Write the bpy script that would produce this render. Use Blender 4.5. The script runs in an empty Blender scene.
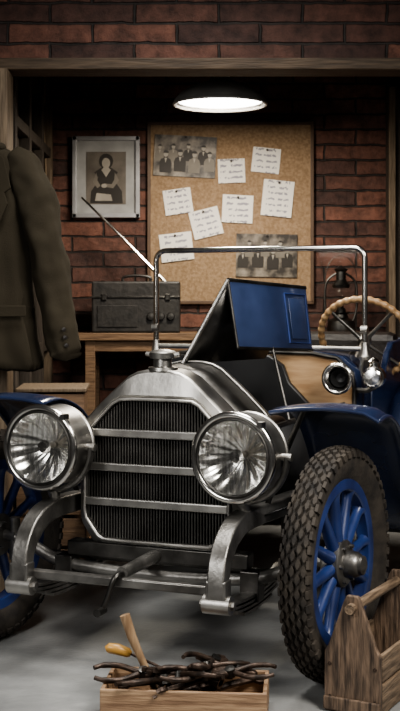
import bpy, bmesh, math, random
from mathutils import Vector, Matrix
random.seed(4)
pi=math.pi
# ------------------------------------------------------------------ materials
def nt(name):
    m=bpy.data.materials.new(name); m.use_nodes=True
    n=m.node_tree.nodes; l=m.node_tree.links
    return m,n,l,n['Principled BSDF']
def pm(name,c,rough=.5,metal=0,c2=None,ns=8,bump=0,bs=40,coat=0,emit=0,stretch=(1,1,1),rv=0,spec=.5,nlo=.35,nhi=.65):
    m,n,l,b=nt(name)
    b.inputs['Base Color'].default_value=(*c,1); b.inputs['Roughness'].default_value=rough
    b.inputs['Metallic'].default_value=metal; b.inputs['Coat Weight'].default_value=coat
    b.inputs['Specular IOR Level'].default_value=spec
    tc=n.new('ShaderNodeTexCoord'); mp=n.new('ShaderNodeMapping'); mp.inputs['Scale'].default_value=stretch
    l.new(tc.outputs['Object'],mp.inputs['Vector'])
    if c2 is None: c2=tuple(x*.75 for x in c)
    no=n.new('ShaderNodeTexNoise'); no.inputs['Scale'].default_value=ns; no.inputs['Detail'].default_value=6
    l.new(mp.outputs[0],no.inputs['Vector'])
    r=n.new('ShaderNodeValToRGB'); r.color_ramp.elements[0].position=nlo; r.color_ramp.elements[1].position=nhi
    r.color_ramp.elements[0].color=(*c2,1); r.color_ramp.elements[1].color=(*c,1)
    l.new(no.outputs['Fac'],r.inputs[0]); l.new(r.outputs[0],b.inputs['Base Color'])
    if rv:
        mr=n.new('ShaderNodeMapRange'); mr.inputs['To Min'].default_value=rough-rv; mr.inputs['To Max'].default_value=rough+rv
        l.new(no.outputs['Fac'],mr.inputs[0]); l.new(mr.outputs[0],b.inputs['Roughness'])
    if bump:
        n2=n.new('ShaderNodeTexNoise'); n2.inputs['Scale'].default_value=bs; n2.inputs['Detail'].default_value=4
        l.new(mp.outputs[0],n2.inputs['Vector'])
        bp=n.new('ShaderNodeBump'); bp.inputs['Strength'].default_value=bump; bp.inputs['Distance'].default_value=.01
        l.new(n2.outputs['Fac'],bp.inputs['Height']); l.new(bp.outputs[0],b.inputs['Normal'])
    if emit:
        b.inputs['Emission Color'].default_value=(*c,1); b.inputs['Emission Strength'].default_value=emit
    return m
def brick(name,plane,c1,c2,cm):
    m,n,l,b=nt(name)
    tc=n.new('ShaderNodeTexCoord'); s=n.new('ShaderNodeSeparateXYZ'); cb=n.new('ShaderNodeCombineXYZ')
    l.new(tc.outputs['Object'],s.inputs[0])
    l.new(s.outputs['X' if plane=='xz' else 'Y'],cb.inputs[0]); l.new(s.outputs['Z'],cb.inputs[1])
    nw=n.new('ShaderNodeTexNoise'); nw.inputs['Scale'].default_value=11; nw.inputs['Detail'].default_value=4; l.new(cb.outputs[0],nw.inputs['Vector'])
    sc=n.new('ShaderNodeVectorMath'); sc.operation='SCALE'; sc.inputs['Scale'].default_value=.024
    l.new(nw.outputs['Color'],sc.inputs[0])
    ad=n.new('ShaderNodeVectorMath'); l.new(cb.outputs[0],ad.inputs[0]); l.new(sc.outputs[0],ad.inputs[1])
    br=n.new('ShaderNodeTexBrick'); br.inputs['Scale'].default_value=1; br.inputs['Brick Width'].default_value=.40
    br.inputs['Row Height'].default_value=.097; br.inputs['Mortar Size'].default_value=.0085
    br.inputs['Mortar Smooth'].default_value=.6
    br.inputs['Color1'].default_value=(*c1,1); br.inputs['Color2'].default_value=(*c2,1); br.inputs['Mortar'].default_value=(*cm,1)
    l.new(ad.outputs[0],br.inputs['Vector'])
    no=n.new('ShaderNodeTexNoise'); no.inputs['Scale'].default_value=11; no.inputs['Detail'].default_value=10; no.inputs['Roughness'].default_value=.72
    l.new(tc.outputs['Object'],no.inputs['Vector'])
    mx=n.new('ShaderNodeMix'); mx.data_type='RGBA'; mx.blend_type='MULTIPLY'; mx.inputs[0].default_value=.95
    rr=n.new('ShaderNodeValToRGB'); rr.color_ramp.elements[0].position=.32; rr.color_ramp.elements[0].color=(.25,.25,.26,1)
    rr.color_ramp.elements[1].position=.66; rr.color_ramp.elements[1].color=(1.3,1.3,1.3,1)
    l.new(no.outputs['Fac'],rr.inputs[0]); l.new(br.outputs['Color'],mx.inputs[6]); l.new(rr.outputs[0],mx.inputs[7])
    l.new(mx.outputs[2],b.inputs['Base Color']); b.inputs['Roughness'].default_value=.65
    inv=n.new('ShaderNodeMath'); inv.operation='MULTIPLY_ADD'; inv.inputs[1].default_value=-1; inv.inputs[2].default_value=1
    l.new(br.outputs['Fac'],inv.inputs[0])
    a2=n.new('ShaderNodeMath'); a2.operation='MULTIPLY_ADD'; a2.inputs[1].default_value=.9
    l.new(no.outputs['Fac'],a2.inputs[0]); l.new(inv.outputs[0],a2.inputs[2])
    bp=n.new('ShaderNodeBump'); bp.inputs['Strength'].default_value=1; bp.inputs['Distance'].default_value=.018
    l.new(a2.outputs[0],bp.inputs['Height']); l.new(bp.outputs[0],b.inputs['Normal'])
    return m
def paper(name):
    m,n,l,b=nt(name)
    tc=n.new('ShaderNodeTexCoord'); s=n.new('ShaderNodeSeparateXYZ'); l.new(tc.outputs['Object'],s.inputs[0])
    ob=n.new('ShaderNodeObjectInfo')
    w=n.new('ShaderNodeMath'); w.operation='MULTIPLY'; w.inputs[1].default_value=170; l.new(s.outputs['Z'],w.inputs[0])
    nx=n.new('ShaderNodeTexNoise'); nx.inputs['Scale'].default_value=40; l.new(tc.outputs['Object'],nx.inputs['Vector'])
    wa=n.new('ShaderNodeMath'); wa.operation='MULTIPLY_ADD'; wa.inputs[1].default_value=5; l.new(nx.outputs['Fac'],wa.inputs[0]); l.new(w.outputs[0],wa.inputs[2])
    sn=n.new('ShaderNodeMath'); sn.operation='SINE'; l.new(wa.outputs[0],sn.inputs[0])
    g=n.new('ShaderNodeMath'); g.operation='GREATER_THAN'; g.inputs[1].default_value=.55; l.new(sn.outputs[0],g.inputs[0])
    mp=n.new('ShaderNodeMapping'); mp.inputs['Scale'].default_value=(45,1,26); l.new(tc.outputs['Object'],mp.inputs[0])
    no=n.new('ShaderNodeTexNoise'); no.noise_dimensions='4D'; no.inputs['Scale'].default_value=1; no.inputs['Detail'].default_value=2
    l.new(mp.outputs[0],no.inputs['Vector']); l.new(ob.outputs['Random'],no.inputs['W'])
    g2=n.new('ShaderNodeMath'); g2.operation='GREATER_THAN'; g2.inputs[1].default_value=.46; l.new(no.outputs['Fac'],g2.inputs[0])
    ax=n.new('ShaderNodeMath'); ax.operation='ABSOLUTE'; l.new(s.outputs['X'],ax.inputs[0])
    g3=n.new('ShaderNodeMath'); g3.operation='LESS_THAN'; g3.inputs[1].default_value=.07; l.new(ax.outputs[0],g3.inputs[0])
    m1=n.new('ShaderNodeMath'); m1.operation='MULTIPLY'; l.new(g.outputs[0],m1.inputs[0]); l.new(g2.outputs[0],m1.inputs[1])
    m2=n.new('ShaderNodeMath'); m2.operation='MULTIPLY'; l.new(m1.outputs[0],m2.inputs[0]); l.new(g3.outputs[0],m2.inputs[1])
    mx=n.new('ShaderNodeMix'); mx.data_type='RGBA'; mx.inputs[6].default_value=(.86,.82,.75,1); mx.inputs[7].default_value=(.34,.33,.36,1)
    l.new(m2.outputs[0],mx.inputs[0]); l.new(mx.outputs[2],b.inputs['Base Color']); b.inputs['Roughness'].default_value=.8
    return m
def glassm(name,fac,rough=.02,tint=(1,1,1),rib=False):
    m,n,l,b=nt(name)
    t=n.new('ShaderNodeBsdfTransparent'); t.inputs[0].default_value=(*tint,1)
    g=n.new('ShaderNodeBsdfGlossy'); g.inputs['Roughness'].default_value=rough
    mx=n.new('ShaderNodeMixShader'); mx.inputs[0].default_value=fac
    l.new(t.outputs[0],mx.inputs[1]); l.new(g.outputs[0],mx.inputs[2]); l.new(mx.outputs[0],n['Material Output'].inputs[0])
    if rib:
        tc=n.new('ShaderNodeTexCoord'); wv=n.new('ShaderNodeTexWave'); wv.inputs['Scale'].default_value=14; wv.inputs['Distortion'].default_value=.2
        l.new(tc.outputs['Object'],wv.inputs[0]); bp=n.new('ShaderNodeBump'); bp.inputs['Strength'].default_value=1; bp.inputs['Distance'].default_value=.02
        l.new(wv.outputs['Fac'],bp.inputs['Height']); l.new(bp.outputs[0],g.inputs['Normal'])
        r=n.new('ShaderNodeValToRGB'); r.color_ramp.elements[0].color=(.74,.74,.73,1); r.color_ramp.elements[1].color=(1,1,1,1)
        l.new(wv.outputs['Fac'],r.inputs[0]); l.new(r.outputs[0],t.inputs[0])
    return m
M={}
M['brick']=brick('brick_wall','xz',(.225,.098,.066),(.075,.038,.031),(.042,.034,.030))
M['brick_y']=brick('brick_side','yz',(.225,.098,.066),(.075,.038,.031),(.042,.034,.030))
M['conc']=pm('concrete',(.335,.34,.335),.42,c2=(.165,.168,.168),ns=3.2,bump=.25,bs=45,rv=.12,nlo=.3,nhi=.7)
M['ceil']=pm('ceiling_plaster',(.05,.045,.04),.9)
M['beam']=pm('beam_wood',(.12,.082,.052),.6,c2=(.05,.033,.02),ns=6,bump=.4,bs=12,stretch=(1,12,12))
M['post']=pm('post_wood',(.22,.165,.11),.65,c2=(.11,.078,.05),ns=6,bump=.4,bs=12,stretch=(12,12,1))
M['plank']=pm('dark_planks',(.07,.055,.042),.75,c2=(.035,.027,.02),ns=6,bump=.4,bs=12,stretch=(12,12,1))
M['bench']=pm('bench_wood',(.24,.15,.085),.6,c2=(.12,.07,.04),ns=5,bump=.4,bs=10,stretch=(1.2,14,14))
M['woodx']=pm('wood_x',(.36,.24,.145),.6,c2=(.17,.10,.058),ns=5,bump=.4,bs=10,stretch=(1.2,14,14))
M['tote']=pm('tote_wood',(.20,.138,.095),.6,c2=(.042,.029,.021),ns=6,bump=.6,bs=10,stretch=(12,12,1.5))
M['tote_h']=pm('tote_wood_h',(.25,.18,.12),.6,c2=(.08,.055,.036),ns=6,bump=.5,bs=10,stretch=(12,1.2,12))
M['handle']=pm('handle_wood',(.36,.25,.15),.5,c2=(.2,.125,.07),ns=8,stretch=(8,8,1))
M['yellow']=pm('yellow_handle',(.50,.30,.09),.35,c2=(.38,.2,.05))
M['dash']=pm('dash_wood',(.50,.33,.18),.4,c2=(.34,.20,.10),ns=4,stretch=(1.5,10,10),coat=.3)
M['steel']=pm('worn_steel',(.50,.487,.46),.40,1,c2=(.27,.262,.248),ns=6,bump=.1,rv=.12)
M['steel_m']=pm('frame_steel',(.28,.272,.258),.40,.9,c2=(.12,.115,.108),ns=9,bump=.2,rv=.1)
M['steel_d']=pm('dark_steel',(.13,.125,.118),.42,1,c2=(.055,.053,.05),ns=9,bump=.1,rv=.1)
M['fin']=pm('radiator_fins',(.12,.115,.108),.5,.6,c2=(.06,.057,.053),ns=9)
M['chrome']=pm('aged_chrome',(.75,.73,.70),.18,1,c2=(.52,.50,.475),ns=6,rv=.06)
M['refl']=pm('reflector',(.97,.96,.94),.22,1,c2=(.8,.8,.78),ns=14)
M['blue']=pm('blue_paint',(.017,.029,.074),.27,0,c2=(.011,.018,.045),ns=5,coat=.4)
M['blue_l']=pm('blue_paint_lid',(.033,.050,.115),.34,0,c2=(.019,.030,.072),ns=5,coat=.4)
M['bluew']=pm('blue_wheel',(.024,.050,.18),.42,0,c2=(.012,.024,.09),ns=7,coat=.15)
M['black']=pm('black_paint',(.012,.012,.013),.4,c2=(.02,.02,.02))
M['core']=pm('radiator_core',(.012,.011,.0105),.55,.3)
M['rubber']=pm('tire_rubber',(.050,.041,.032),.8,c2=(.018,.015,.013),ns=14,bump=.3,bs=60)
M['leather']=pm('leather',(.02,.016,.014),.42,bump=.15,bs=60)
M['wool']=pm('wool',(.043,.036,.025),.92,c2=(.036,.030,.021),ns=5,bump=.35,bs=260,spec=.12)
M['cork']=pm('cork',(.36,.25,.155),.85,c2=(.25,.165,.095),ns=60,bump=.3,bs=120)
M['corkf']=pm('cork_frame',(.13,.08,.05),.5)
M['paper']=paper('note_paper')
M['mat']=pm('photo_mat',(.42,.42,.41),.7)
M['frame']=pm('silver_frame',(.42,.42,.43),.45,.3)
M['dark']=pm('dark_print',(.035,.029,.024),.6)
M['mid']=pm('mid_print',(.20,.175,.145),.6,c2=(.10,.085,.07),ns=7)
M['midl']=pm('mid_light_print',(.22,.195,.16),.6)
M['light']=pm('light_print',(.42,.38,.32),.6)
M['photo']=pm('old_photo',(.30,.26,.21),.5,c2=(.038,.031,.025),ns=13,nlo=.4,nhi=.66)
M['case']=pm('case_black',(.022,.021,.02),.5,c2=(.04,.037,.034),ns=20,bump=.3)
M['glass']=glassm('windscreen_glass',.008,.05,(.96,.97,.96))
M['lens']=glassm('headlamp_lens',.16,.12,(.97,.97,.96),True)
M['shade']=pm('lamp_shade',(.34,.33,.31),.35,.2)
M['glow']=pm('lamp_glow',(1,.96,.9),.5,emit=9,c2=(1,.96,.9))
M['rope']=pm('rope',(.35,.26,.17),.8)
M['rust']=pm('rusty_tool',(.085,.058,.044),.42,.6,c2=(.022,.016,.013),ns=25,bump=.3)
# ------------------------------------------------------------------ geometry helpers
def finish(name,V,F,mat,parent=None,loc=(0,0,0),rot=(0,0,0),smooth=True,bevel=0,solid=0,angle=38,subd=0,mesh=None):
    if mesh is None:
        me=bpy.data.meshes.new(name); bm=bmesh.new()
        vs=[bm.verts.new(v) for v in V]
        for f in F:
            try: bm.faces.new([vs[i] for i in f])
            except Exception: pass
        bmesh.ops.recalc_face_normals(bm,faces=bm.faces)
        for f in bm.faces: f.smooth=smooth
        if smooth:
            for e in bm.edges:
                if len(e.link_faces)==2:
                    if e.calc_face_angle(0)>math.radians(angle): e.smooth=False
        bm.to_mesh(me); bm.free(); me.materials.append(mat)
    else: me=mesh
    o=bpy.data.objects.new(name,me); bpy.context.scene.collection.objects.link(o)
    o.location=loc; o.rotation_euler=rot
    if parent: o.parent=parent
    if solid:
        md=o.modifiers.new('s','SOLIDIFY'); md.thickness=solid; md.offset=0
    if bevel:
        md=o.modifiers.new('b','BEVEL'); md.width=bevel; md.segments=2; md.limit_method='ANGLE'; md.angle_limit=math.radians(40); md.harden_normals=False
    if subd:
        md=o.modifiers.new('ss','SUBSURF'); md.levels=subd; md.render_levels=subd
    return o
def empty(name,loc=(0,0,0),rz=0,parent=None):
    o=bpy.data.objects.new(name,None); bpy.context.scene.collection.objects.link(o)
    o.location=loc; o.rotation_euler=(0,0,rz); o.empty_display_size=.1
    if parent: o.parent=parent
    return o
def merge(*gs):
    V=[];F=[]
    for v,f in gs:
        k=len(V); V+=list(v); F+=[tuple(i+k for i in q) for q in f]
    return V,F
def xf(g,Mx): return [tuple(Mx@Vector(v)) for v in g[0]],g[1]
def boxg(c,s,R=None):
    x,y,z=[k/2 for k in s]
    V=[Vector((i*x,j*y,k*z)) for i in(-1,1) for j in(-1,1) for k in(-1,1)]
    if R is not None: V=[R@v for v in V]
    V=[tuple(v+Vector(c)) for v in V]
    return V,[(0,1,3,2),(4,6,7,5),(0,4,5,1),(2,3,7,6),(0,2,6,4),(1,5,7,3)]
def box(name,c,s,mat,parent=None,R=None,bevel=.004,**k):
    g=boxg((0,0,0),s,R); return finish(name,*g,mat,parent,loc=c,smooth=False,bevel=bevel,**k)
def latheg(pr,n=48,axis='y'):
    V=[];F=[]
    for r,t in pr:
        for i in range(n):
            a=2*pi*i/n; p=(r*math.cos(a),r*math.sin(a))
            V.append((p[0],t,p[1]) if axis=='y' else ((t,p[0],p[1]) if axis=='x' else (p[0],p[1],t)))
    for j in range(len(pr)-1):
        for i in range(n):
            F.append((j*n+i,j*n+(i+1)%n,(j+1)*n+(i+1)%n,(j+1)*n+i))
    return V,F
def sweepg(pts,r,n=12,closed=False,flat=None):
    P=[Vector(p) for p in pts]; N=len(P); R=r if isinstance(r,(list,tuple)) else [r]*N
    V=[];F=[]; up=None
    for i in range(N):
        if closed: t=(P[(i+1)%N]-P[i-1]).normalized()
        else: t=(P[min(i+1,N-1)]-P[max(i-1,0)]).normalized()
        if up is None:
            up=Vector((0,0,1)) if abs(t.z)<.9 else Vector((1,0,0))
        up=(up-t*up.dot(t)).normalized(); sd=t.cross(up)
        for k in range(n):
            a=2*pi*k/n; fy=flat if flat else 1
            V.append(tuple(P[i]+R[i]*(math.cos(a)*sd*fy+math.sin(a)*up)))
    for i in range(N if closed else N-1):
        for k in range(n):
            j=(i+1)%N; F.append((i*n+k,i*n+(k+1)%n,j*n+(k+1)%n,j*n+k))
    if not closed: F.append(tuple(range(n))); F.append(tuple((N-1)*n+k for k in range(n)))
    return V,F
def smoothpts(P,k=6):
    P=[Vector(p) for p in P]; out=[]
    for i in range(len(P)-1):
        p0=P[max(i-1,0)];p1=P[i];p2=P[i+1];p3=P[min(i+2,len(P)-1)]
        for j in range(k):
            t=j/k
            out.append(.5*((2*p1)+(-p0+p2)*t+(2*p0-5*p1+4*p2-p3)*t*t+(-p0+3*p1-3*p2+p3)*t**3))
    out.append(P[-1]); return out
def stripg(pts,h,a0,a1):
    P=[Vector((0,p[0],p[1])) for p in pts]; N=len(P); H=h if isinstance(h,(list,tuple)) else [h]*N
    V=[];F=[]
    for i in range(N):
        t=(P[min(i+1,N-1)]-P[max(i-1,0)]).normalized(); nn=Vector((0,-t.z,t.y))
        for a,sg in((a0,1),(a1,1),(a1,-1),(a0,-1)):
            q=P[i]+nn*sg*H[i]/2; V.append((a,q.y,q.z))
    for i in range(N-1):
        for k in range(4): F.append((i*4+k,i*4+(k+1)%4,(i+1)*4+(k+1)%4,(i+1)*4+k))
    F.append((0,1,2,3)); F.append(tuple((N-1)*4+k for k in range(4)))
    return V,F
def polyg(pts,b0,b1):
    n=len(pts); V=[(p[0],b0,p[1]) for p in pts]+[(p[0],b1,p[1]) for p in pts]
    F=[tuple(range(n)),tuple(range(n,2*n))]+[(i,(i+1)%n,n+(i+1)%n,n+i) for i in range(n)]
    return V,F
def ringg(o,i_,b0,b1,bi=None):
    n=len(o); bi=b0 if bi is None else bi
    V=[(p[0],b0,p[1]) for p in o]+[(p[0],bi,p[1]) for p in i_]+[(p[0],b1,p[1]) for p in o]+[(p[0],b1,p[1]) for p in i_]
    F=[]
    for k in range(n):
        j=(k+1)%n
        F+=[(k,j,n+j,n+k),(2*n+k,2*n+j,3*n+j,3*n+k),(k,j,2*n+j,2*n+k),(n+k,n+j,3*n+j,3*n+k)]
    return V,F
# ------------------------------------------------------------------ ROOM
box('floor',(0,3.2,-.05),(7,9.2,.1),M['conc'],bevel=0)
box('wall_back',(.8,7.7,1.6),(3.9,.2,3.2),M['brick'],bevel=0)
box('wall_right',(2.6,6.7,1.6),(.2,1.8,3.2),M['brick_y'],bevel=0)
box('wall_left',(-1.07,6.7,1.6),(.16,1.8,3.2),M['plank'],bevel=0)
box('ceiling',(.8,6.75,3.15),(3.6,1.8,.1),M['ceil'],bevel=0)
box('wall_front',(.5,5.79,3.0),(6.6,.16,.94),M['brick'],bevel=0)
box('wall_front_left',(-1.98,5.79,1.265),(1.64,.16,2.53),M['brick'],bevel=0)
box('wall_front_right',(3.1,5.79,1.265),(1.2,.16,2.53),M['brick'],bevel=0)
box('trim_1',(.5,5.785,2.502),(6.6,.19,.056),M['beam'],bevel=.006)
box('trim_2',(-.985,5.73,1.236),(.16,.18,2.47),M['post'],bevel=.006)
fr=empty('timber_wall_frame',(-.96,6.7,0))
for i,y in enumerate((-.62,-.1,.42,.85)): box('stud_%d'%i,(0,y,1.3),(.06,.07,2.6),M['plank'] if i!=3 else M['post'],fr)
for i,z in enumerate((.5,1.1,1.7,2.3)): box('rail_%d'%i,(.0,.1,z),(.05,1.5,.06),M['plank'],fr)
pp=empty('wooden_door_post',(1.25,7.5,0))
box('post',(0,0,1.35),(.16,.12,2.7),M['plank'],pp); box('stop',(-.06,-.07,1.35),(.04,.03,2.7),M['post'],pp)
# ------------------------------------------------------------------ wall items
cb=empty('cork_board',(.193,7.585,1.93))
box('cork',(0,-.005,0),(1.01,.02,1.12),M['cork'],cb,bevel=0)
for nm,c,s in(('f1',(0,-.008,.565),(1.05,.03,.022)),('f2',(0,-.008,-.565),(1.05,.03,.022)),('f3',(-.515,-.008,0),(.022,.03,1.13)),('f4',(.515,-.008,0),(.022,.03,1.13))):
    box(nm,c,s,M['corkf'],cb,bevel=.003)
def wx(px): return (px-200)/158.5
def wz(py): return 1.38-(py-300)/158.5
notes=[(217,246,158,184,2),(251,281,147,174,-6),(261,294,179,218,-6),(163,193,188,215,8),(190,222,208,238,14),(221,254,194,224,-3),(159,194,232,262,7)]
for i,(x0,x1,y0,y1,r) in enumerate(notes):
    nme=empty('pinned_note',(wx((x0+x1)/2),7.562,wz((y0+y1)/2))); nme.rotation_euler=(math.radians(-2),math.radians(-r),0)
    w=(x1-x0)/158.5*.93; h=(y1-y0)/158.5*.93
    box('sheet',(0,0,0),(w,.002,h),M['paper'],nme,bevel=0)
    finish('pin',*latheg([(0,-.018),(.007,-.016),(.007,-.008),(.003,-.006),(.003,.004)],10),M['dark'],nme,loc=(0,0,h/2-.015))
def flat(P,y): return [(x,y,z) for x,z in P],[tuple(range(len(P)))]
def disc(cx,cz,rx,rz,y=-.004,n=20): return [(cx+rx*math.cos(2*pi*k/n),y,cz+rz*math.sin(2*pi*k/n)) for k in range(n)],[tuple(range(n))]
def person(cx,cz,s,y):
    """flat printed bust: shoulders, head, hair"""
    body=flat([(cx+s*a,cz+s*b) for a,b in((-.9,-2.2),(-.95,-.7),(-.75,-.1),(-.3,.12),(-.22,.35),(.22,.35),(.3,.12),(.75,-.1),(.95,-.7),(.9,-2.2))],y)
    return body,disc(cx,cz+.72*s,.36*s,.46*s,y-.001),flat([(cx+s*.42*math.cos(t*pi/8),cz+.86*s+s*.44*math.sin(t*pi/8)) for t in range(9)],y-.002),flat([(cx+s*a,cz+s*b) for a,b in((-.2,.1),(.2,.1),(0,-.7))],y-.001)
for i,(x0,x1,y0,y1,r) in enumerate([(154,216,136,177,-3),(236,297,234,277,-1)]):
    nme=empty('group_photograph',(wx((x0+x1)/2),7.560,wz((y0+y1)/2))); nme.rotation_euler=(0,math.radians(-r),0)
    w=(x1-x0)/158.5; h=(y1-y0)/158.5
    box('print',(0,0,0),(w,.003,h),M['photo'],nme,bevel=0)
    dk=[];lt=[];md_=[]
    if i==0:
        L_=[(-.16,.03,.03,1),(-.12,-.02,.04,0),(-.075,.035,.032,1),(-.03,-.01,.04,0),(.02,.04,.032,0),(.06,-.015,.04,1),(.115,.03,.036,0),(.155,-.01,.036,1)]
    else:
        L_=[(-.15,.0,.036,0),(-.11,.055,.030,1),(-.055,.01,.04,0),(-.01,.06,.03,1),(.04,.0,.04,0),(.085,.055,.031,1),(.13,.01,.038,0)]
    for q_,(cx,cz,s,wh) in enumerate(L_):
        b_,f_,h_,c_=person(cx,cz,s,-.004-.0006*(q_%2))
        (md_ if wh else dk).append(b_); lt.append(f_); dk.append(h_); lt.append(c_)
    finish('figures_dark',*merge(*dk),M['dark'],nme,smooth=False); finish('figures_mid',*merge(*md_),M['midl'],nme,smooth=False); finish('faces',*merge(*lt),M['light'],nme,smooth=False)
    finish('pin',*latheg([(0,-.018),(.007,-.016),(.007,-.008),(.003,-.006),(.003,.004)],10),M['dark'],nme,loc=(0,0,h/2-.01))
pf=empty('framed_portrait',(-.592,7.58,2.155))
box('backing',(0,0,0),(.40,.02,.49),M['mat'],pf,bevel=0)
for nm,c,s in(('f1',(0,-.012,.243),(.425,.04,.028)),('f2',(0,-.012,-.243),(.425,.04,.028)),('f3',(-.199,-.012,0),(.028,.04,.514)),('f4',(.199,-.012,0),(.028,.04,.514))):
    box(nm,c,s,M['frame'],pf,bevel=.004)
box('print',(0,-.012,-.005),(.25,.003,.33),M['mid'],pf,bevel=0)
sk=flat([(-.10,-.165),(-.095,-.09),(-.06,-.04),(-.05,.0),(-.075,.03),(-.03,.06),(.03,.06),(.075,.03),(.05,.0),(.065,-.04),(.10,-.09),(.105,-.165)],-.015)
arm=flat([(.055,.03),(.082,-.02),(.045,-.07),(-.01,-.062),(-.01,-.04),(.035,-.045),(.052,-.015)],-.016)
hair=disc(0,.10,.045,.048,-.0155)
finish('figure',*merge(sk,hair),M['dark'],pf,smooth=False)
finish('figure_sleeve',*merge(arm,flat([(-.06,.03),(-.085,-.03),(-.055,-.07),(-.035,-.055),(-.055,-.02)],-.016)),M['midl'],pf,smooth=False)
finish('figure_light',*merge(disc(0,.088,.026,.033,-.017),flat([(-.016,.06),(.016,.06),(.03,.045),(.0,.0),(-.03,.045)],-.0165),disc(-.012,-.055,.018,.013,-.0175),flat([(-.07,-.15),(-.06,-.10),(.03,-.11),(.04,-.15)],-.0165)),M['light'],pf,smooth=False)
rp=empty('hanging_rope',(0,0,0))
finish('strand',*sweepg(smoothpts([(-.975,7.52,2.9),(-.97,7.53,2.3),(-.95,7.54,1.95),(-.88,7.55,1.65),(-.82,7.56,1.5)],6),.006,8),M['rope'],rp)
finish('strand_b',*sweepg(smoothpts([(-.985,7.53,2.6),(-.96,7.5,2.0),(-.975,7.5,1.2)],6),.006,8),M['rope'],rp)
# ------------------------------------------------------------------ bench + items
wb=empty('workbench',(.17,7.38,0))
box('top',(0,0,1.16),(1.88,.40,.045),M['bench'],wb); box('apron',(0,-.16,1.105),(1.72,.03,.07),M['bench'],wb)
for i,(x,y) in enumerate(((-.83,-.15),(.83,-.15),(-.83,.15),(.83,.15))): box('leg_%d'%i,(x,y,.57),(.06,.06,1.14),M['bench'],wb)
box('shelf',(0,.0,.35),(1.7,.34,.03),M['beam'],wb)
rd=empty('vintage_radio',(-.385,7.3,1.183))
box('case',(0,0,.155),(.53,.22,.31),M['case'],rd,bevel=.012)
box('lid_line',(0,-.112,.215),(.53,.01,.012),M['steel_d'],rd,bevel=.002)
box('grille',(-.11,-.112,.10),(.24,.008,.13),M['case'],rd,bevel=.002)
for i in range(3): finish('dial_%d'%i,*latheg([(0,-.02),(.02,-.018),(.024,0)],20),M['steel_d'],rd,loc=(.09+i*.06,-.112,.1))
for s in(-1,1): box('clasp_%d'%s,(s*.19,-.115,.215),(.03,.012,.04),M['steel_d'],rd)
finish('handle',*sweepg(smoothpts([(-.08,0,.30),(-.08,0,.335),(0,0,.345),(.08,0,.335),(.08,0,.30)],4),.009,8),M['leather'],rd)
finish('antenna',*sweepg([(.18,.03,.30),(-.08,.06,.57),(-.345,.1,.83)],[.012,.009,.006],8),M['chrome'],rd)
ln=empty('hurricane_lantern',(.86,7.32,1.183))
finish('base',*latheg([(0,0),(.085,0),(.09,.02),(.08,.07),(.045,.09),(.04,.11),(.05,.12)],28,'z'),M['steel_d'],ln)
finish('globe',*latheg([(.042,.12),(.062,.17),(.058,.23),(.04,.27)],28,'z'),M['glass'],ln)
finish('burner',*latheg([(0,.09),(.03,.1),(.03,.14),(.012,.16),(0,.16)],20,'z'),M['steel_d'],ln)
finish('chimney',*latheg([(.05,.27),(.055,.29),(.03,.32),(.03,.37),(.045,.385),(.0,.41)],28,'z'),M['steel_d'],ln)
for s in(-1,1): finish('tube_%d'%s,*sweepg(smoothpts([(s*.07,0,.06),(s*.095,0,.15),(s*.09,0,.30),(s*.03,0,.36)],5),.007,8),M['steel_d'],ln)
finish('bail',*sweepg([(.095*math.cos(t*pi/12),0,.33+.14*math.sin(t*pi/12)) for t in range(13)],.003,6),M['steel_d'],ln)
# ------------------------------------------------------------------ pendant lamp
pl=empty('pendant_lamp',(.107,6.4,2.425))
finish('shade',*latheg([(.243,-.006),(.248,.004),(.242,.022),(.215,.052),(.165,.083),(.10,.108),(.06,.12),(.052,.135),(.05,.19),(.038,.205),(.0,.208)],56,'z'),M['shade'],pl,solid=.004)
finish('diffuser',*latheg([(.0,.008),(.12,.009),(.222,.012)],56,'z'),M['glow'],pl)
finish('rolled_rim',*sweepg([(.246*math.cos(2*pi*i/56),.246*math.sin(2*pi*i/56),0) for i in range(56)],.008,8,True),M['shade'],pl,angle=180)
finish('cord',*sweepg([(0,0,.2),(0,0,.67)],.006,8),M['black'],pl)
# ------------------------------------------------------------------ crates (left rear)
def slat_crate(name,loc,rz,w,d,h,mat,n=3):
    e=empty(name,loc,rz); t=.014; sh=h/n
    for k in range(n):
        z=sh*(k+.5)
        box('front_%d'%k,(0,-d/2+t/2,z),(w,t,sh*.88),mat,e,bevel=.003); box('back_%d'%k,(0,d/2-t/2,z),(w,t,sh*.88),mat,e,bevel=.003)
        box('sl_%d'%k,(-w/2+t/2,0,z),(t,d-2*t,sh*.88),mat,e,bevel=.003); box('sr_%d'%k,(w/2-t/2,0,z),(t,d-2*t,sh*.88),mat,e,bevel=.003)
    for i,(x,y) in enumerate(((-1,-1),(1,-1),(-1,1),(1,1))): box('corner_%d'%i,(x*(w/2-t-.012),y*(d/2-t-.012),h/2),(.024,.024,h*.97),mat,e,bevel=.002)
    box('bottom',(0,0,.012),(w-2*t,d-2*t,.012),mat,e,bevel=0)
    return e
slat_crate('slatted_crate',(-.74,6.15,0),0,.34,.42,.46,M['bench'])
c2=slat_crate('slatted_crate',(-.75,6.15,.462),.05,.33,.40,.46,M['bench'])
box('lid',(0,0,.47),(.35,.42,.018),M['post'],c2)
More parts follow.
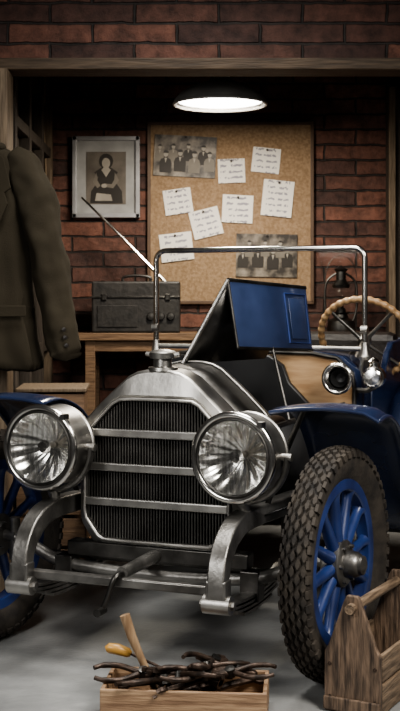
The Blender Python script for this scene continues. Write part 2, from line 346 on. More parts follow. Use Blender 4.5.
# ------------------------------------------------------------------ coat
ct=empty('wool_coat',(0,0,0))
tex=bpy.data.textures.new('folds','CLOUDS'); tex.noise_scale=.11; tex.noise_depth=1
secs=[(2.09,.06,.05),(2.07,.085,.055),(2.045,.13,.06),(2.01,.175,.068),(1.95,.20,.078),(1.8,.205,.085),(1.65,.20,.083),(1.5,.205,.082),(1.35,.215,.086),(1.2,.235,.09),(1.09,.25,.092),(1.06,.25,.085)]
V=[];F=[];n=64
for z,hw,hd in secs:
    for k in range(n):
        a=2*pi*k/n; dep=(2.05-z); f=1+.085*dep*math.sin(9*a+1.5*z)+.02*math.sin(3*a+9*z)
        V.append((-.98+hw*f*math.cos(a),5.47+hd*f*math.sin(a),z+.012*math.sin(3*a)))
for j in range(len(secs)-1):
    for k in range(n): F.append((j*n+k,j*n+(k+1)%n,(j+1)*n+(k+1)%n,(j+1)*n+k))
F.append(tuple(range(n))); F.append(tuple((len(secs)-1)*n+k for k in range(n)))
def folds(o,s):
    md=o.modifiers.new('d','DISPLACE'); md.texture=tex; md.strength=s; md.mid_level=.5; md.texture_coords='LOCAL'
    for p in o.data.polygons: p.use_smooth=True
o=finish('body',V,F,M['wool'],ct,subd=1,angle=180); folds(o,.05)
for s in(1,-1):
    P=[(-.98+s*.12,5.47,2.035),(-.98+s*.18,5.455,1.975),(-.98+s*.235,5.43,1.83),(-.98+s*.285,5.41,1.62),(-.98+s*.335,5.39,1.37),(-.98+s*.375,5.375,1.17),(-.98+s*.380,5.375,1.14)]
    SP=smoothpts(P,8); rr=[.05,.085,.090,.080,.075,.073,.066]
    V=[];F=[];n=36;up=Vector((1,0,0))
    for i,p in enumerate(SP):
        t=i/8; k=min(int(t),5); R=rr[k]*(1-(t-k))+rr[k+1]*(t-k)
        tg=(SP[min(i+1,len(SP)-1)]-SP[max(i-1,0)]).normalized(); up=(up-tg*up.dot(tg)).normalized(); sd=tg.cross(up)
        for q in range(n):
            a=2*pi*q/n
            cr=1+.06*math.sin(i*.75+2.4*math.sin(a+.8))*min(1,i/8)+.045*math.sin(5*a+i*.12)
            V.append(tuple(p+R*cr*(math.cos(a)*up+.8*math.sin(a)*sd)))
    for i in range(len(SP)-1):
        for q in range(n): F.append((i*n+q,i*n+(q+1)%n,(i+1)*n+(q+1)%n,(i+1)*n+q))
    F.append(tuple(range(n)))
    o=finish('sleeve_%s'%('r' if s>0 else 'l'),V,F,M['wool'],ct,subd=1,angle=180); folds(o,.03)
    finish('cuff_lining_%d'%s,*latheg([(0,0),(.058,0)],24,'z'),M['black'],ct,loc=(-.98+s*.380,5.375,1.155))
    lp=[(-.98+s*.03,2.07),(-.98+s*.10,2.02),(-.98+s*.135,1.88),(-.98+s*.105,1.86),(-.98+s*.12,1.81),(-.98+s*.01,1.55)]
    finish('lapel_%d'%s,*polyg(lp,5.362,5.378),M['wool'],ct,smooth=False,bevel=.004)
    box('pocket_%d'%s,(-.98+s*.13,5.372,1.33),(.14,.012,.05),M['wool'],ct)
finish('front_edge',*sweepg(smoothpts([(-.975,5.375,1.56),(-.965,5.37,1.3),(-.95,5.37,1.06)],5),.010,8),M['wool'],ct)
for i in range(3): finish('button_%d'%i,*latheg([(0,-.008),(.012,-.007),(.014,0)],16),M['leather'],ct,loc=(-1.0,5.365,1.5-i*.13))
for i in range(3): finish('cuff_button_%d'%i,*latheg([(0,-.006),(.009,-.005),(.010,0)],14),M['leather'],ct,loc=(-.590-i*.006,5.308,1.18+i*.035))
finish('collar',*sweepg([(-.98+.075*math.cos(t*2*pi/20),5.47+.055*math.sin(t*2*pi/20),2.075) for t in range(20)],.022,10,True),M['wool'],ct)
finish('hanger_hook',*sweepg(smoothpts([(-.98,5.47,2.05),(-.98,5.47,2.13),(-.98,5.50,2.16),(-.98,5.54,2.14)],4),.004,8),M['steel_d'],ct)
finish('coat_peg',*sweepg([(-.98,5.66,2.13),(-.98,5.52,2.14)],.012,10),M['woodx'],ct)
# ------------------------------------------------------------------ CAR
TH=math.radians(22)
car=empty('vintage_car',(-.167,4.63,0),-TH)
def wheel_meshes():
    prof=[(.305,-.026),(.318,-.034),(.345,-.047),(.375,-.053),(.398,-.050),(.406,-.040),(.409,-.02),(.410,0),(.409,.02),(.406,.040),(.398,.050),(.375,.053),(.345,.047),(.318,.034),(.305,.026)]
    g=[latheg(prof,96,'x')]
    N=52; da=2*pi/N
    rf=lambda x:.4255-5.5*x*x
    def dia(t,x,dt,dx):
        V=[]
        for lev,k in((.400,1.02),(None,.80)):
            for (a,b) in((-1,0),(-.35,.8),(.35,.8),(1,0),(.35,-.8),(-.35,-.8)):
                xx=x+dx*b*k; tt=t+dt*a*k; r=lev or rf(xx)
                V.append((xx,r*math.cos(tt),r*math.sin(tt)))
        return V,[tuple(range(6)),tuple(range(6,12))]+[(i,(i+1)%6,6+(i+1)%6,6+i) for i in range(6)]
    for i in range(N):
        t=i*da
        for j,x in enumerate((-.040,-.020,0,.020,.040)):
            g.append(dia(t+(j%2)*da*.5,x,da*.44,.0105))
        for s in(-1,1):
            V=[]
            for (t_) in(t+da*.22,t+da*.78):
                for (r,x) in((.412,.046),(.384,.051),(.387,.060),(.408,.056)):
                    V.append((s*x,r*math.cos(t_),r*math.sin(t_)))
            g.append((V,[(0,1,2,3),(4,5,6,7),(0,1,5,4),(1,2,6,5),(2,3,7,6),(3,0,4,7)]))
    tire=merge(*g)
    rim=latheg([(.312,-.028),(.322,-.034),(.326,-.034),(.326,-.028),(.31,-.02),(.31,.02),(.326,.028),(.326,.034),(.322,.034),(.312,.028),(.30,.024),(.30,-.024),(.312,-.028)],72,'x')
    fel=latheg([(.262,-.022),(.268,-.027),(.305,-.027),(.305,.027),(.268,.027),(.262,.022),(.262,-.022)],72,'x')
    sp=[fel]
    for i in range(12):
        a=2*pi*i/12+.13; d=Vector((0,math.cos(a),math.sin(a)))
        pts=[d*r for r in(.05,.09,.16,.23,.252,.268)]
        sp.append(sweepg(pts,[.024,.024,.021,.0185,.021,.029],12))
    spk=merge(*sp)
    hub=merge(latheg([(0,-.05),(.05,-.05),(.055,-.03),(.085,-.028),(.085,.028),(.078,.034),(.05,.037),(.046,.075),(.04,.085),(.036,.088),(.034,.10),(.015,.108),(0,.11)],36,'x'),
        *[xf(latheg([(0,.048),(.007,.048),(.008,.03),(.008,.02)],8,'x'),Matrix.Translation((0,.068*math.cos(k*pi/3),.068*math.sin(k*pi/3)))) for k in range(6)])
    return tire,rim,spk,hub
T,RM,SP_,HB=wheel_meshes()
meshes={}
def put_wheel(nm,a,b,steer):
    w=empty(nm,(a,b,.4255),0,car)
    w.rotation_euler=(0,0,-steer if a>0 else pi-steer)
    for k,g,m in(('tire',T,'rubber'),('rim',RM,'steel_d'),('spokes',SP_,'bluew'),('hub',HB,'steel_m')):
        if k in meshes: finish(k,None,None,None,w,mesh=meshes[k])
        else: meshes[k]=finish(k,*g,M[m],w).data
st=math.radians(6)
put_wheel('wheel_fr',.72,0,st); put_wheel('wheel_fl',-.72,0,st); put_wheel('wheel_rr',.70,1.95,0); put_wheel('wheel_rl',-.70,1.95,0)
for s,nm in((1,'r'),(-1,'l')):
    A=.39*s
    di=smoothpts([(0,-.355,.335),(0,-.352,.40),(0,-.325,.475),(0,-.25,.54),(0,-.14,.572),(0,.05,.572),(0,.3,.56),(0,1.0,.55),(0,2.2,.55)],5)
    di2=[(p.y,p.z) for p in di]; hs=[.05+.022*min(1,i/12) for i in range(len(di2))]
    finish('frame_rail_'+nm,*stripg(di2,hs,A-.032,A+.032),M['steel_m'],car,bevel=.006)
    finish('spring_eye_'+nm,*latheg([(0,-.050),(.034,-.050),(.034,.050),(0,.050)],24,'x'),M['steel'],car,loc=(A,-.355,.325))
    finish('spring_bolt_'+nm,*latheg([(0,-.064),(.016,-.064),(.016,.064),(0,.064)],6,'x'),M['steel_m'],car,loc=(A,-.355,.325))
    box('spring_shackle_'+nm,(A,-.352,.36),(.078,.058,.10),M['steel_m'],car,bevel=.006)
    for k in range(4):
        L=.40-.075*k
        pts=[(0,-.0+L*t*.9,.30-.016*k-.012+ .035*(L*t/.4)**2) for t in [x/5 for x in range(-5,6)]]
        finish('leaf_%s_%d'%(nm,k),*stripg([(p[1],p[2]) for p in pts],.011,A-.027,A+.027),M['steel_m'],car,bevel=.001)
    box('u_bolt_'+nm,(A,0,.315),(.075,.07,.11),M['steel_d'],car)
    finish('rear_shackle_'+nm,*sweepg([(A,.37,.32),(A,.40,.42),(A,.38,.54)],.014,10),M['steel_d'],car)
    finish('kingpin_'+nm,*sweepg([(s*.63,0,.33),(s*.63,0,.50)],.022,14),M['steel_m'],car)
    finish('stub_'+nm,*sweepg([(s*.62,0,.425),(s*.70,0,.4255)],[.028,.02],14),M['steel_m'],car)
finish('front_axle',*sweepg(smoothpts([(-.63,0,.42),(-.55,0,.395),(-.42,-.01,.345),(-.2,-.01,.325),(0,-.01,.32),(.2,-.01,.325),(.42,-.01,.345),(.55,0,.395),(.63,0,.42)],5),.024,12),M['steel_m'],car)
finish('tie_rod',*sweepg([(-.6,.13,.34),(.6,.13,.34)],.012,10),M['steel_d'],car)
finish('cross_tube',*stripg([(-.335,.362),(-.30,.362)],.034,-.39,.39),M['steel_m'],car,bevel=.006)
finish('front_crossmember',*stripg([(-.02,.40),(.05,.40)],.06,-.38,.38),M['steel_d'],car,bevel=.006)
finish('rear_axle',*sweepg([(-.68,1.95,.4255),(.68,1.95,.4255)],.035,14),M['black'],car)
finish('differential',*latheg([(0,-.12),(.08,-.1),(.13,0),(.08,.1),(0,.12)],24,'x'),M['black'],car,loc=(0,1.95,.4255))
for s in(-1,1): finish('rear_spring_%d'%s,*stripg([(1.5,.46),(1.75,.39),(1.95,.37),(2.15,.39),(2.35,.5)],.04,s*.39-.025,s*.39+.025),M['steel_d'],car)
finish('crank_boss',*sweepg([(0,-.02,.395),(0,-.31,.392)],[.026,.022],18),M['steel_m'],car)
finish('starting_crank',*sweepg(smoothpts([(0,-.30,.392),(0,-.345,.390),(-.010,-.362,.37),(-.03,-.365,.31),(-.05,-.365,.27)],4),.011,12),M['steel_d'],car)
finish('crank_grip',*sweepg([(-.05,-.355,.265),(-.05,-.41,.265)],.015,12),M['steel_d'],car)
# radiator
OH=[(.0,1.112),(.05,1.110),(.09,1.102),(.13,1.082),(.19,1.030),(.25,.975),(.31,.915),(.334,.875),(.338,.80),(.338,.53),(.330,.495),(.275,.415),(.24,.395),(.15,.385),(.0,.385)]
IH=[(.0,1.000),(.05,1.000),(.10,1.000),(.155,.997),(.185,.982),(.24,.925),(.290,.870),(.307,.835),(.308,.76),(.308,.55),(.302,.52),(.25,.452),(.225,.44),(.13,.438),(.0,.438)]
def full(h): return h+[(-x,z) for x,z in reversed(h[1:-1])]
finish('radiator_shell',*ringg(full(OH),full(IH),.012,.14,-.008),M['steel'],car,bevel=.010,angle=50)
IN2=[(x*.962,.72+(z-.72)*.962) for x,z in IH]
finish('radiator_bezel',*ringg(full([(x*1.005,.72+(z-.72)*1.005) for x,z in IH]),full(IN2),-.024,.01),M['steel'],car,bevel=.005,angle=50)
finish('radiator_core',*polyg(full([(x*.998,z) for x,z in IH]),.035,.12),M['core'],car,smooth=False)
def zr(x):
    x=abs(x); hi=lo=None
    for (x0,z0),(x1,z1) in zip(IN2[:8],IN2[1:8]):
        if x0<=x<=x1: hi=z0+(z1-z0)*(x-x0)/(x1-x0+1e-9)
    L=IN2[9:]
    for (x0,z0),(x1,z1) in zip(L,L[1:]):
        if x1<=x<=x0: lo=z0+(z1-z0)*(x-x0)/(x1-x0-1e-9)
    return lo or .56,hi or .84
gs=[]
for i in range(-24,25):
    x=i*.0122; lo,hi=zr(x); gs.append(boxg((x,.018,(lo+hi)/2),(.0042,.034,hi-lo)))
finish('grille_fins',*merge(*gs),M['fin'],car,smooth=False)
for i,z in enumerate((.862,.728,.592)):
    box('grille_bar_%d'%i,(0,-.016,z),(.60,.014,.032),M['steel'],car,bevel=.005)
box('lower_apron',(0,.03,.405),(.42,.03,.05),M['steel'],car,bevel=.006)
finish('filler_neck',*latheg([(.0,1.10),(.06,1.105),(.058,1.118),(.036,1.122),(.034,1.15),(.052,1.153),(.054,1.175),(.045,1.182),(.02,1.188),(0,1.19)],36,'z'),M['steel'],car,loc=(0.0,.06,0))
for k in(-1,1): finish('cap_wing_%d'%k,*sweepg([(k*.03,.06,1.165),(k*.072,.06,1.168)],[.012,.009],10),M['steel'],car)
up=OH[:10]
def shellg(s0,b0,s1,b1):
    h0=[(x*s0[0],.7+(z-.7)*s0[1]) for x,z in up]; h1=[(x*s1[0],.7+(z-.7)*s1[1]) for x,z in up]
    l0=[(-x,z) for x,z in reversed(h0)]+h0[1:]; l1=[(-x,z) for x,z in reversed(h1)]+h1[1:]
    n=len(l0); V=[(p[0],b0,p[1]) for p in l0]+[(p[0],b1,p[1]) for p in l1]
    return V,[(i,i+1,n+i+1,n+i) for i in range(n-1)]
finish('hood_front',*shellg((.965,.965),.13,(1.03,1.02),.36),M['steel_d'],car,solid=.006,angle=60)
finish('hood_edge_band',*shellg((1.04,1.035),.345,(1.045,1.037),.372),M['steel'],car,solid=.008,angle=60)
for s in(-1,1):
    V=[(s*.345,.36,.53),(s*.345,.36,.86),(s*.45,1.08,.90),(s*.45,1.08,.53)]
    finish('hood_side_%d'%s,V,[(0,1,2,3)],M['black'],car,solid=.01)
    finish('hood_sill_%d'%s,*sweepg([(s*.345,.36,.865),(s*.45,1.08,.905)],.012,8),M['steel_d'],car)
    V=[(s*.40,.05,.56),(s*.50,.05,.60),(s*.50,.9,.56),(s*.42,.9,.56)]
    finish('apron_%d'%s,V,[(0,1,2,3)],M['black'],car,solid=.006)
box('engine_block',(0,.66,.70),(.26,.46,.34),M['black'],car,bevel=.02)
for i in range(4):
    finish('cylinder_%d'%i,*latheg([(.0,1.0),(.045,1.0),(.05,.985),(.05,.86)],20,'z'),M['steel_d'],car,loc=(0,.50+i*.11,0))
finish('manifold',*sweepg(smoothpts([(.16,.48,.82),(.22,.55,.84),(.22,.85,.84),(.24,.95,.7)],5),.025,12),M['rust'],car)
finish('water_hose',*sweepg(smoothpts([(0,.14,1.02),(0,.3,1.05),(0,.45,1.02),(0,.5,1.0)],5),.025,12),M['black'],car)
box('sump',(0,.6,.5),(.2,.6,.12),M['black'],car,bevel=.02)
R1,R2,R3,R4=[Vector(p) for p in((.142,.403,1.4625),(.319,.905,1.4335),(.362,.869,1.159),(.197,.371,1.185))]
L3,L4=Vector((-.03,.33,1.118)),Vector((.14,.87,1.12))
def bil(u,v,o=0):
    p=(R1*(1-u)+R2*u)*(1-v)+(R4*(1-u)+R3*u)*v
    nn=(R2-R1).cross(R4-R1).normalized()
    if nn.x<0 : nn=-nn
    return p+nn*o
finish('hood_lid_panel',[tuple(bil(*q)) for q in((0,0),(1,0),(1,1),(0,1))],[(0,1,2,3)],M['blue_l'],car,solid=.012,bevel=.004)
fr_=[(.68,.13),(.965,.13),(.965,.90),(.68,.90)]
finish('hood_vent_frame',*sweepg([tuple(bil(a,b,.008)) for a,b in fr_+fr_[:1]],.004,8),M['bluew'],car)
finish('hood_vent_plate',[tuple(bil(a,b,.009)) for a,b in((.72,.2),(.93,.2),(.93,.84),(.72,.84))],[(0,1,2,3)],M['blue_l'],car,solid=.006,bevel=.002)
finish('hood_hinge',*sweepg([tuple(R1),tuple(R2)],.010,10),M['steel_d'],car)
finish('hood_lid_left',[tuple(p) for p in(R1,R2,L4,L3)],[(0,1,2,3)],M['steel_d'],car,solid=.01)
finish('hood_lid_edge',*sweepg([tuple(R1),tuple(L3)],.009,8),M['steel'],car)
finish('hood_lid_edge_b',*sweepg([tuple(R1),tuple(R4)],.006,8),M['steel_d'],car)
finish('hood_lid_lower_edge',*sweepg([tuple(R4),tuple(R3)],.008,8),M['steel_d'],car)
finish('hood_prop',*sweepg([tuple(bil(.45,.98)),(.375,.50,.885)],.007,8),M['steel_d'],car)
# firewall / dash
FH=[(0,1.14),(.30,1.135),(.42,1.115),(.49,1.05),(.50,.98),(.50,.62),(0,.62)]
finish('dash_board',*polyg(full(FH),1.08,1.11),M['dash'],car,bevel=.006)
finish('firewall_leather',*polyg([(-.49,1.12),(.10,1.125),(.17,1.08),(.20,1.0),(.30,.90),(.42,.86),(.42,.64),(-.49,.64)],1.045,1.079),M['black'],car,bevel=.008)
finish('dash_trim',*sweepg([(x,1.075,z) for x,z in [(-x,z) for x,z in reversed(FH[:-1])]+FH[1:-1]],.010,8),M['steel_d'],car)
def shell2(h,b0,h1,b1):
    l0=[(-x,z) for x,z in reversed(h)]+h[1:]; l1=[(-x,z) for x,z in reversed(h1)]+h1[1:]; n=len(l0)
    return [(p[0],b0,p[1]) for p in l0]+[(p[0],b1,p[1]) for p in l1],[(i,i+1,n+i+1,n+i) for i in range(n-1)]
finish('scuttle',*shell2(FH[:-1],1.10,[(x*1.04,z) for x,z in FH[:-1]],1.30),M['blue'],car,solid=.012)
# windscreen
WW=.525; zb,zt=1.145,1.622; rc=.05; b_=1.17
wp=[(-WW,b_,zb),(-WW,b_,zt-rc)]+[(-WW+rc-rc*math.cos(t*pi/12),b_,zt-rc+rc*math.sin(t*pi/12)) for t in range(1,7)]
wp+=[(-p[0],p[1],p[2]) for p in reversed(wp)]
finish('windscreen_frame',*sweepg(wp,.0135,12),M['chrome'],car)
finish('windscreen_lower',*sweepg([(-WW,b_,zb+.01),(WW,b_,zb+.01)],.012,12),M['steel'],car)
finish('windscreen_glass',[(-WW,b_,zb),(WW,b_,zb),(WW,b_,zt-.03),(WW-.03,b_,zt),(-WW+.03,b_,zt),(-WW,b_,zt-.03)],[(0,1,2,3,4,5)],M['glass'],car)
for s in(-1,1):
    finish('windscreen_foot_%d'%s,*latheg([(0,-.03),(.026,-.03),(.03,-.015),(.022,.0),(.016,.05),(0,.055)],20,'z'),M['steel'],car,loc=(s*WW,b_,zb-.01))
    finish('windscreen_stay_%d'%s,*sweepg([(s*WW,b_,zb+.01),(s*.49,b_+.02,1.0)],.012,10),M['steel'],car)
    finish('windscreen_hinge_%d'%s,*latheg([(0,-.018),(.018,-.016),(.018,.016),(0,.018)],16,'x'),M['steel'],car,loc=(s*WW,b_-.01,zb+.10))
# fenders
def fender(name,s,prof,a0,a1,crown=.02):
    P=smoothpts([(0,p[0],p[1]) for p in prof],5); V=[];F=[];K=9
    for i,p in enumerate(P):
        t=(P[min(i+1,len(P)-1)]-P[max(i-1,0)]).normalized(); nn=Vector((0,-t.z,t.y))
        for k in range(K):
            u=k/(K-1); a=a0+(a1-a0)*u; c=-crown*(2*u-1)**2-(.02 if k==K-1 else 0)
            q=p+nn*c; V.append((s*a,q.y,q.z))
    for i in range(len(P)-1):
        for k in range(K-1): F.append((i*K+k,i*K+k+1,(i+1)*K+k+1,(i+1)*K+k))
    finish(name,V,F,M['blue'],car,solid=.006,angle=60)
    ed=[V[i*K+K-1] for i in range(len(P))]
    finish(name+'_bead',*sweepg([*[V[k] for k in range(K)],*ed[1:]],.008,8),M['blue'],car)
fp=[(-.04,.985),(.05,.995),(.16,.985),(.30,.93),(.42,.83),(.53,.70),(.63,.56),(.72,.46),(.84,.405),(.95,.395)]
for s in(1,-1): fender('front_fender_%s'%('r' if s>0 else 'l'),s,fp,.47,.88)
rpf=[(1.35,.395),(1.42,.45),(1.48,.62),(1.58,.80),(1.72,.92),(1.95,.965),(2.15,.92),(2.32,.80),(2.42,.66)]
for s in(1,-1):
    fender('rear_fender_%s'%('r' if s>0 else 'l'),s,rpf,.52,.86)
    box('running_board_%d'%s,(s*.68,1.16,.385),(.36,.50,.025),M['black'],car)
    finish('board_bracket_%d'%s,*sweepg([(s*.40,1.1,.53),(s*.60,1.1,.37)],.015,8),M['black'],car)
    finish('fender_stay_%d'%s,*sweepg([(s*.40,.12,.57),(s*.46,.12,.75),(s*.56,.12,.975)],.011,8),M['steel_d'],car)
    sd=[(1.28,.56),(1.28,.98),(1.40,.97),(1.52,1.0),(1.62,1.12),(1.72,1.17),(2.0,1.18),(2.12,1.12),(2.15,.56)]
    n_=len(sd); V=[(s*.50,b,z) for b,z in sd]+[(s*.535,b,z) for b,z in sd]
    F=[tuple(range(n_)),tuple(range(n_,2*n_))]+[(i,(i+1)%n_,n_+(i+1)%n_,n_+i) for i in range(n_)]
    finish('body_side_%d'%s,V,F,M['blue'],car,bevel=.008)
box('body_rear',(0,2.14,.87),(1.04,.03,.62),M['blue'],car,bevel=.01)
box('body_floor',(0,1.65,.57),(1.0,1.0,.03),M['black'],car)
box('seat_cushion',(0,1.80,.76),(.96,.46,.18),M['leather'],car,bevel=.04)
box('seat_base',(0,1.82,.62),(.96,.44,.12),M['black'],car)
box('seat_back',(0,2.06,1.0),(.96,.13,.42),M['leather'],car,bevel=.045)
# steering wheel
sw=empty('steering_wheel',(.42,1.60,1.19),0,car)
dirv=Vector((0,.86,.5)).normalized(); sw.rotation_euler=dirv.to_track_quat('Z','Y').to_euler()
N=216; Rw=.225
finish('rim',*sweepg([(Rw*math.cos(2*pi*i/N),Rw*math.sin(2*pi*i/N),0) for i in range(N)],[.0165+.0022*math.sin(36*2*pi*i/N) for i in range(N)],12,True),M['dash'],sw,angle=180)
for k in range(4):
    a=pi/4+k*pi/2; finish('spoke_%d'%k,*sweepg([(.02*math.cos(a),.02*math.sin(a),-.03),(.12*math.cos(a),.12*math.sin(a),-.015),(.222*math.cos(a),.222*math.sin(a),0)],[.012,.009,.009],10),M['steel_m'],sw)
finish('hub',*latheg([(0,-.06),(.03,-.05),(.035,-.02),(.03,0),(0,.005)],24,'z'),M['steel_m'],sw)
finish('steering_column',*sweepg([(.42,1.60,1.19),tuple(Vector((.42,1.60,1.19))-dirv*.56)],.018,12),M['steel_m'],car)
# horn and side lamp
finish('horn_bell',*latheg([(.064,-.0),(.070,.004),(.066,.014),(.05,.03),(.036,.055),(.026,.09),(.022,.12),(0,.125)],36),M['chrome'],car,loc=(.455,.95,1.03),solid=.003)
finish('horn_ring',*sweepg([(.455+.062*math.cos(2*pi*i/40),.948,1.03+.062*math.sin(2*pi*i/40)) for i in range(40)],.010,10,True),M['chrome'],car,angle=180)
finish('horn_throat',*latheg([(.04,.03),(.02,.06),(0,.065)],30),M['black'],car,loc=(.455,.948,1.03))
finish('horn_bracket',*sweepg([(.455,1.06,1.02),(.455,1.09,1.0)],.02,10),M['steel'],car)
finish('side_lamp_body',*latheg([(.036,-.005),(.044,0),(.046,.01),(.04,.02),(.05,.03),(.05,.075),(.03,.10),(0,.105)],32),M['chrome'],car,loc=(.60,.99,1.035))
finish('side_lamp_lens',*latheg([(0,-.004),(.02,-.003),(.037,0)],24),M['refl'],car,loc=(.60,.99,1.035))
finish('side_lamp_chimney',*latheg([(.02,.045),(.022,.065),(.03,.07),(.012,.085),(0,.09)],20,'z'),M['chrome'],car,loc=(.60,1.04,1.035))
finish('side_lamp_bracket',*sweepg([(.60,1.05,.99),(.56,1.08,.97),(.50,1.10,.97)],.012,8),M['steel'],car)
# headlamps
for s,nm in((1,'r'),(-1,'l')):
    h=empty('headlamp_'+nm,(s*.388-(.012 if s<0 else 0),-.20,.815),0,car); h.rotation_euler=(0,0,-math.radians(4)); h.scale=(1.04,1.04,1.04)
    finish('bucket',*latheg([(.150,.012),(.150,.03),(.146,.035),(.146,.13),(.150,.135),(.150,.145),(.135,.165),(.10,.19),(.05,.205),(0,.21)],56),M['steel'],h)
    finish('rim',*sweepg([(.148*math.cos(2*pi*i/56),0,.148*math.sin(2*pi*i/56)) for i in range(56)],.0125,12,True),M['chrome'],h,angle=180)
    finish('inner_ring',*sweepg([(.133*math.cos(2*pi*i/56),-.006,.133*math.sin(2*pi*i/56)) for i in range(56)],.005,8,True),M['steel_d'],h,angle=180)
    V=[];F=[];n=96; pr=[(.142,.004),(.125,.035),(.10,.06),(.07,.08),(.035,.095),(.005,.10)]
    for r,t in pr:
        for i in range(n):
            a=2*pi*i/n; rr_=r*(1+.03*math.cos(16*a)); V.append((rr_*math.cos(a) if r<.14 else r*math.cos(a),t,rr_*math.sin(a) if r<.14 else r*math.sin(a)))
    for j in range(len(pr)-1):
        for i in range(n): F.append((j*n+i,j*n+(i+1)%n,(j+1)*n+(i+1)%n,(j+1)*n+i))
    finish('reflector',V,F,M['refl'],h,angle=70)
    finish('lens',*latheg([(0,-.020),(.05,-.0185),(.09,-.014),(.12,-.009),(.14,-.003)],48),M['lens'],h,angle=180)
    finish('bulb',*latheg([(0,.02),(.012,.024),(.018,.036),(.016,.05),(.010,.062),(.010,.095)],20),M['light'],h)
    finish('bulb_cap',*latheg([(0,.012),(.02,.014),(.026,.03),(.022,.032),(0,.03)],20),M['chrome'],h)
    finish('yoke',*sweepg([(.165*math.cos(pi+i*pi/20),.09,.165*math.sin(pi+i*pi/20)) for i in range(21)],.012,10,flat=1.4),M['steel_m'],h)
    for q in(-1,1): finish('pivot_%d'%q,*latheg([(0,-.022),(.014,-.02),(.014,.02),(0,.022)],14,'x'),M['steel'],h,loc=(q*.163,.09,0))
    finish('stem',*sweepg([(0,.09,-.165),(0,.10,-.20),(0,.10,-.25)],[.024,.02,.028],14),M['steel_m'],h)
    finish('latch',*boxg((.105,.0,.118),(.02,.035,.02)),M['chrome'],h,smooth=False)
# ------------------------------------------------------------------ foreground crate with tools
fc=empty('tool_crate',(-.045,4.02,0),math.radians(-5)); W,D,H,t=.545,.24,.105,.014
for nm,c,s in(('front',(0,-D/2,H/2+.004),(W,t,H)),('back',(0,D/2,H/2+.004),(W,t,H)),('left',(-W/2+t/2,0,H/2+.004),(t,D-t,H)),('right',(W/2-t/2,0,H/2+.004),(t,D-t,H)),('bottom',(0,0,.009),(W,D,.014))):
    box(nm,c,s,M['woodx'],fc,bevel=.003)
hm=empty('hammer',(-.18,4.06,.12))
finish('handle',*sweepg([(.03,0,-.06),(-.02,0,.05),(-.05,0,.12),(-.075,0,.195)],[.012,.013,.016,.018],12,flat=.8),M['handle'],hm)
finish('head',*xf(latheg([(0,-.06),(.02,-.06),(.022,-.045),(.014,-.02),(.014,.02),(.024,.03),(.024,.055),(0,.055)],20,'y'),Matrix.Translation((.035,0,-.065))),M['rust'],hm)
sc=empty('screwdriver',(-.28,4.09,.16))
finish('handle',*sweepg([(-.04,0,.03),(-.03,0,.034),(.0,0,.03),(.035,0,.018),(.045,0,.014)],[.011,.017,.019,.016,.009],14),M['yellow'],sc)
finish('shaft',*sweepg([(.045,0,.014),(.2,-.02,-.05)],.005,8),M['rust'],sc)
pile=empty('hand_tool_pile',(0,0,0))
def polyx(p,h):
    n=len(p); V=[(x,y,-h) for x,y in p]+[(x,y,h) for x,y in p]
    return V,[tuple(range(n)),tuple(range(n,2*n))]+[(i,(i+1)%n,n+(i+1)%n,n+i) for i in range(n)]
def pliers(loc,rz,rx=0,ry=0,k=1.0):
    e=empty('pliers',loc,rz,pile); e.rotation_euler=(rx,ry,rz); e.scale=(k,k,k)
    for s in(-1,1):
        P=smoothpts([(-.15,s*.022,0),(-.12,s*.034,.0),(-.07,s*.032,.0),(-.025,s*.010,.0),(.01,-s*.008,.0),(.035,-s*.009,.0),(.065,-s*.005,0)],4)
        finish('arm_%d'%s,*sweepg(P,[.007]*4+[.009]*8+[.010]*4+[.013]*5+[.011]*2+[.009]*1+[.005]*1,10),M['rust'],e)
    finish('pivot',*latheg([(0,-.016),(.017,-.014),(.017,.014),(0,.016)],16,'z'),M['steel_d'],e)
def wrench(loc,rx,rz,ry=.12,k=1.0):
    e=empty('wrench',loc,0,pile); e.rotation_euler=(rx,ry,rz); e.scale=(k,k,k)
    finish('shank',*polyx([(-.09,-.009),(.09,-.011),(.09,.011),(-.09,.009)],.007),M['rust'],e,bevel=.002)
    for s in(-1,1):
        R=.026 if s>0 else .021
        ang=[(0 if s>0 else pi)+.65+i*(2*pi-1.3)/16 for i in range(17)]
        pts=[(s*(.09+R*.9)+R*math.cos(a),R*math.sin(a)) for a in ang]+[(s*(.09+R*.9)+R*.48*math.cos(a),R*.48*math.sin(a)) for a in reversed(ang)]
        V=[(x,y,-.006) for x,y in pts]+[(x,y,.006) for x,y in pts]; n=17; F=[]
        for i in range(n-1):
            a,b,c,d=i,i+1,2*n-2-i,2*n-1-i
            F+=[(a,b,c,d),(a+2*n,b+2*n,c+2*n,d+2*n),(a,b,b+2*n,a+2*n),(d,c,c+2*n,d+2*n)]
        F+=[(0,2*n-1,4*n-1,2*n),(n-1,n,3*n,3*n-1)]
        finish('jaw_%d'%s,V,F,M['rust'],e,smooth=False)
pliers((.02,3.985,.138),.3,.25,.1,1.1); pliers((.13,4.02,.145),-.5,-.25,.12,1.0); pliers((-.07,4.0,.135),2.6,.35,.1,1.05); pliers((.10,3.97,.15),2.9,-.3,.1)
pliers((-.19,4.03,.128),.15,.4,.05,1.1); pliers((.05,4.05,.165),.9,.5,.2); pliers((.02,4.0,.158),-2.7,.5,-.1); pliers((-.12,3.99,.12),.5,-.3,.05,1.1)
for i in range(9):
    wrench((random.uniform(-.17,.12),random.uniform(3.96,4.08),.045+.011*i),random.uniform(-.9,.9),random.uniform(-.6,.8)+(.0 if i%2 else pi),random.uniform(-.15,.25),1.05)
for i in range(5):
    x=random.uniform(-.15,.1); finish('socket_%d'%i,*latheg([(.012,-.02),(.02,-.02),(.02,.02),(.012,.02),(.012,-.02)],18),M['rust'],pile,loc=(x,3.97+.02*i,.11+.004*i),rot=(.3*i,.2,i))
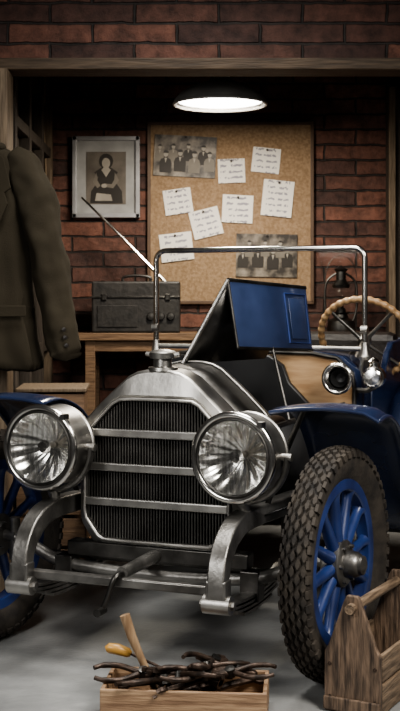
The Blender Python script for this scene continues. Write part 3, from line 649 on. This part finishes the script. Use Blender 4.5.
# ------------------------------------------------------------------ wooden tool tote
tt=empty('wooden_tool_tote',(.616,4.195,0),math.radians(-28.6))
L=.46
ep=[(-.10,.0),(-.10,.20),(-.085,.225),(-.03,.375),(-.02,.395),(.02,.395),(.03,.375),(.085,.225),(.10,.20),(.10,0)]
finish('end_front',*polyg(ep,-L/2,-L/2+.02),M['tote'],tt,smooth=False,bevel=.004)
finish('end_back',*polyg(ep,L/2-.02,L/2),M['tote'],tt,smooth=False,bevel=.004)
for s in(-1,1):
    box('side_low_%d'%s,(s*.092,0,.055),(.015,L-.042,.10),M['tote_h'],tt); box('side_high_%d'%s,(s*.092,0,.16),(.015,L-.042,.09),M['tote_h'],tt)
box('bottom',(0,0,.012),(.17,L-.042,.015),M['tote_h'],tt)
finish('handle',*sweepg([(0,-L/2-.025,.355),(0,L/2+.025,.355)],.017,16),M['tote_h'],tt)
box('batten',(.0,-L/2-.005,.03),(.2,.012,.045),M['tote'],tt)
for i,(x,z) in enumerate(((-.08,.05),(.08,.05),(-.08,.16),(.08,.16))):
    finish('screw_%d'%i,*latheg([(0,-.004),(.006,-.003),(.007,0)],10),M['rust'],tt,loc=(x,-L/2,z))
# ------------------------------------------------------------------ camera
cam=bpy.data.cameras.new('camera'); co=bpy.data.objects.new('camera',cam); bpy.context.scene.collection.objects.link(co)
co.location=(0,0,1.38); co.rotation_euler=(pi/2,0,0); cam.lens=60.76; cam.sensor_width=36; cam.shift_y=-.078
cam.dof.use_dof=True; cam.dof.focus_distance=4.3; cam.dof.aperture_fstop=8
cam.clip_start=.05; bpy.context.scene.camera=co
# ------------------------------------------------------------------ lights
def area(name,loc,tgt,size,power,col=(1,1,1),spread=pi):
    l=bpy.data.lights.new(name,'AREA'); l.size=size; l.energy=power; l.color=col; l.spread=spread
    o=bpy.data.objects.new(name,l); bpy.context.scene.collection.objects.link(o); o.location=loc
    o.rotation_euler=(Vector(tgt)-Vector(loc)).to_track_quat('-Z','Y').to_euler(); return o
area('unseen_key',(1.7,2.1,3.1),(.1,4.4,.2),1.1,46,(1,.95,.88),math.radians(95))  # unseen area light, added as soft key from upper right; no real fixture
area('unseen_fill',(-2.0,1.6,2.2),(-.1,4.5,.4),1.0,16,(1,.98,.95),math.radians(95))  # fill light added out of view on the left, no lamp stands there
area('added_top_highlight',(0,4.5,3.5),(0,4.6,0),1.0,38,(1,.97,.92),math.radians(110))  # unseen overhead area light, added for top highlights on the metal
a=area('pendant_bulb',(.107,6.4,2.415),(.107,6.8,0),.4,46,(1,.9,.76)); a.data.shape='DISK'
w=bpy.data.worlds.new('w'); bpy.context.scene.world=w; w.use_nodes=True
w.node_tree.nodes['Background'].inputs[0].default_value=(.9,.87,.83,1); w.node_tree.nodes['Background'].inputs[1].default_value=.055
try:
    bpy.context.scene.view_settings.look='AgX - Medium High Contrast'
except Exception: pass
